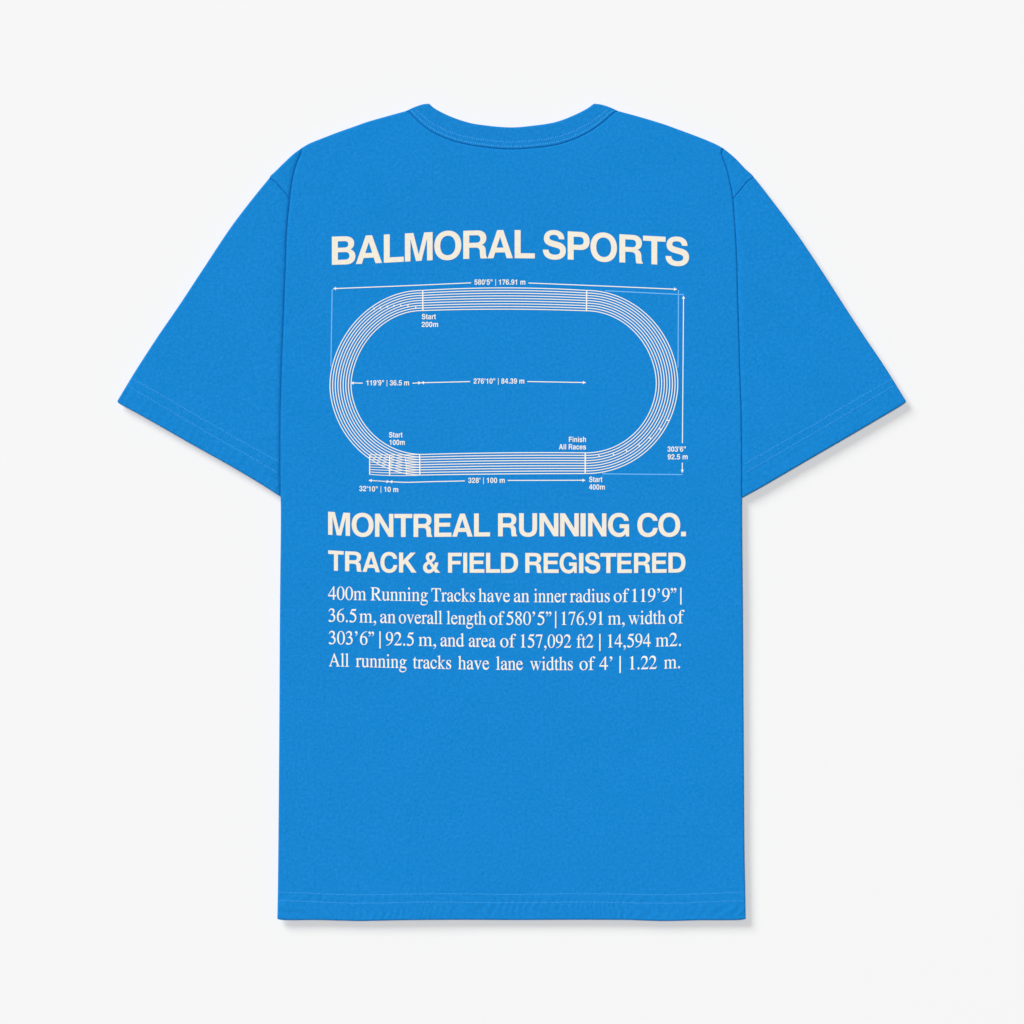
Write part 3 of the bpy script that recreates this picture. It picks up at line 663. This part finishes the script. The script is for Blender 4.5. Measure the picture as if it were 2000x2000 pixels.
dim([(1335, 578), (1334, 720), (1332.8, 865.3)], (0,)); dim([(1332.6, 903.7), (1332.6, 923)], (1,))
def guide(line, w=2.0):
    pr = Print(0.20); pr.line(np.linspace(line[0], line[1], 16), w); pr.build('printed_guide_line', M_GUIDE, back)
guide([(648.8, 565), (646.3, 716)]); guide([(1325.2, 566), (1324.3, 718)]); guide([(1182, 568), (1335.5, 575.5)]); guide([(1176, 925.4), (1333.5, 927)], 1.9)

# small measurements, in the same bold sans as the headings
SMALL = {
 '0': (556, "M278 710C110 710 32 560 32 345C32 130 110 -19 278 -19C446 -19 524 130 524 345C524 560 446 710 278 710ZM278 590C350 590 383 500 383 345C383 190 350 100 278 100C206 100 173 190 173 345C173 500 206 590 278 590Z"),
 '1': (556, "M378 0V710H286C275 630 210 590 69 585V484H238V0Z"),
 '2': (556, "M510 122H205C225 165 262 200 370 275C480 350 511 410 511 500C511 630 420 710 280 710C130 710 40 620 40 463V440H174V464C174 550 210 595 272 595C335 595 371 555 371 492C371 420 345 390 225 305C85 205 35 130 26 0H510Z"),
 '3': (556, "M236 428H262C330 428 365 455 365 510C365 565 330 598 272 598C205 598 172 562 170 480H41C44 630 125 710 268 710C410 710 500 635 500 518C500 450 470 405 405 375C480 345 516 285 516 205C516 65 425 -19 272 -19C120 -19 35 65 27 215H165C170 135 205 97 275 97C340 97 378 137 378 207C378 280 340 318 265 318L236 317Z"),
 '4': (556, "M526 156H455V0H315V156H20V280L292 710H455V272H526ZM315 272V550L145 272Z"),
 '5': (556, "M495 698H102L46 296H172C190 335 222 355 268 355C340 355 382 305 382 220C382 145 338 97 268 97C205 97 168 125 162 180H26C30 60 122 -19 265 -19C420 -19 522 85 522 240C522 380 435 470 305 470C258 470 222 458 182 428L205 576H495Z"),
 '6': (556, "M510 530C495 640 410 710 290 710C120 710 31 580 31 330C31 100 115 -19 280 -19C425 -19 520 80 520 228C520 365 432 458 305 458C240 458 195 435 162 385C165 525 210 595 290 595C340 595 372 570 380 530ZM276 345C340 345 380 300 380 222C380 148 340 100 280 100C218 100 174 150 174 222C174 295 214 345 276 345Z"),
 '7': (556, "M528 698V585C400 440 320 240 305 0H160C175 225 250 415 385 570H25V698Z"),
 '8': (556, "M398 378C470 350 522 280 522 200C522 70 425 -19 278 -19C130 -19 34 70 34 200C34 280 85 350 160 378C90 405 55 455 55 520C55 630 145 710 278 710C410 710 502 630 502 520C502 455 465 405 398 378ZM278 600C226 600 190 568 190 518C190 465 226 430 278 430C330 430 368 465 368 518C368 568 330 600 278 600ZM278 320C215 320 174 275 174 208C174 140 215 96 278 96C342 96 382 140 382 208C382 275 342 320 278 320Z"),
 '9': (556, None), ' ': (278, ''), "'": (238, "M70 442V718H176V442Z"), '"': (434, "M72 442V718H178V442Z|M256 442V718H362V442Z"),
 '|': (280, "M95 -170V740H185V-170Z"), '.': (278, "M64 0V146H214V0Z"),
 'm': (889, "M64 0V532H204V470C235 520 285 546 348 546C415 546 460 520 488 465C525 520 580 546 650 546C760 546 822 480 822 365V0H682V340C682 395 655 425 605 425C548 425 513 380 513 310V0H373V340C373 395 347 425 298 425C240 425 204 380 204 310V0Z"),
 'n': (611, "M65 0V532H205V460C240 518 290 546 360 546C475 546 546 475 546 360V0H406V335C406 395 372 427 312 427C248 427 205 385 205 320V0Z"),
 'h': (611, "M65 0V718H205V465C240 518 290 546 360 546C475 546 546 475 546 360V0H406V335C406 395 372 427 312 427C248 427 205 385 205 320V0Z"),
 'r': (389, "M64 0V532H204V435C235 510 280 546 345 546H373V404C355 406 340 408 330 408C248 408 204 365 204 285V0Z"),
 't': (333, "M309 532V428H224V150C224 115 238 103 275 103L309 105V0C290 -4 265 -6 235 -6C135 -6 84 35 84 115V428H10V532H84V676H224V532Z"),
 'a': (556, "M538 17V0H385C376 15 370 35 367 55C325 8 270 -19 205 -19C100 -19 29 50 29 152C29 260 85 310 240 330C345 343 362 355 362 388C362 420 335 438 282 438C222 438 195 415 186 362H50C58 480 140 546 286 546C430 546 502 490 502 385V110C502 60 510 35 538 17ZM362 265C345 256 325 250 275 240C200 226 169 205 169 162C169 120 198 97 250 97C315 97 360 135 362 190Z"),
 'i': (278, "M69 0V532H209V0Z|M69 604V718H209V604Z"), 'l': (278, "M69 0V718H209V0Z"),
 's': (556, "M497 372H362C358 415 330 437 275 437C228 437 200 420 200 390C200 362 220 350 275 338L370 318C475 295 520 250 520 165C520 50 430 -19 275 -19C120 -19 35 50 30 165H170C175 115 208 92 275 92C335 92 370 112 370 148C370 180 350 190 290 204L190 228C95 250 52 300 52 380C52 480 135 546 270 546C410 546 493 485 497 372Z"),
 'c': (556, "M518 332H384C374 395 342 430 290 430C222 430 178 370 178 265C178 158 218 97 288 97C342 97 372 128 384 192H518C505 60 418 -19 290 -19C135 -19 34 90 34 262C34 440 135 546 292 546C420 546 508 465 518 332Z"),
 'e': (556, "M520 225H163C167 140 210 95 280 95C328 95 362 115 376 150H514C490 45 400 -19 275 -19C120 -19 23 85 23 255C23 435 122 546 278 546C435 546 528 430 520 225ZM376 318C370 390 332 432 275 432C215 432 175 392 165 318Z"),
 'S': (667, BOLD['S']), 'A': (722, BOLD['A']), 'R': (722, BOLD['R']), 'F': (611, BOLD['F']),
}
def small(text, x0, x1, y0, y1=None, caph=10.3, w=-3):
    y1 = y0 if y1 is None else y1
    pen, shapes = 0, []
    for ch in text:
        adv, d = SMALL[ch]
        for cs in (glyph(d if d is not None else SMALL['6'][1], w) if d != '' else []):
            cs = [np.stack([556 - c[:, 0], 691 - c[:, 1]], -1) if d is None else c for c in cs]
            shapes.append([c + (pen, 0) for c in cs])
        pen += adv
    allp = np.vstack([c for s_ in shapes for c in s_])
    g0, g1 = allp[:, 0].min(), allp[:, 0].max()
    pr = Print(0.26)
    for s_ in shapes:
        res = []
        for c in s_:
            t = (c[:, 0] - g0) / (g1 - g0)
            res.append(np.stack([x0 + t * (x1 - x0), y0 + (y1 - y0) * t - c[:, 1] * caph / 718], -1))
        pr.poly(res)
    pr.build('printed_measurement', M_WHITE, back)
small("580'5\" | 176.91 m", 926.5, 1026, 555.9)
small("119'9\" | 36.5 m", 715.6, 798.9, 752.7)
small("276'10\" | 84.39 m", 925, 1024, 749.2)
small("328' | 100 m", 914.4, 985.8, 943.1)
small("32'10\" | 10 m", 701.8, 777.8, 959, 961.3)
small("303'6\"", 1303.6, 1339.3, 882.1)
small("92.5 m", 1304, 1343, 897.2)
small("Start", 823.8, 851.2, 623.5); small("200m", 823.6, 855.6, 638.6)
small("Start", 759.8, 786.1, 854.4); small("100m", 760.6, 790.5, 869)
small("Finish", 1111.2, 1144.5, 863.3); small("All Races", 1091.6, 1144.5, 877.8)
small("Start", 1150.6, 1176.4, 941.4); small("400m", 1150.6, 1181.2, 956.2)
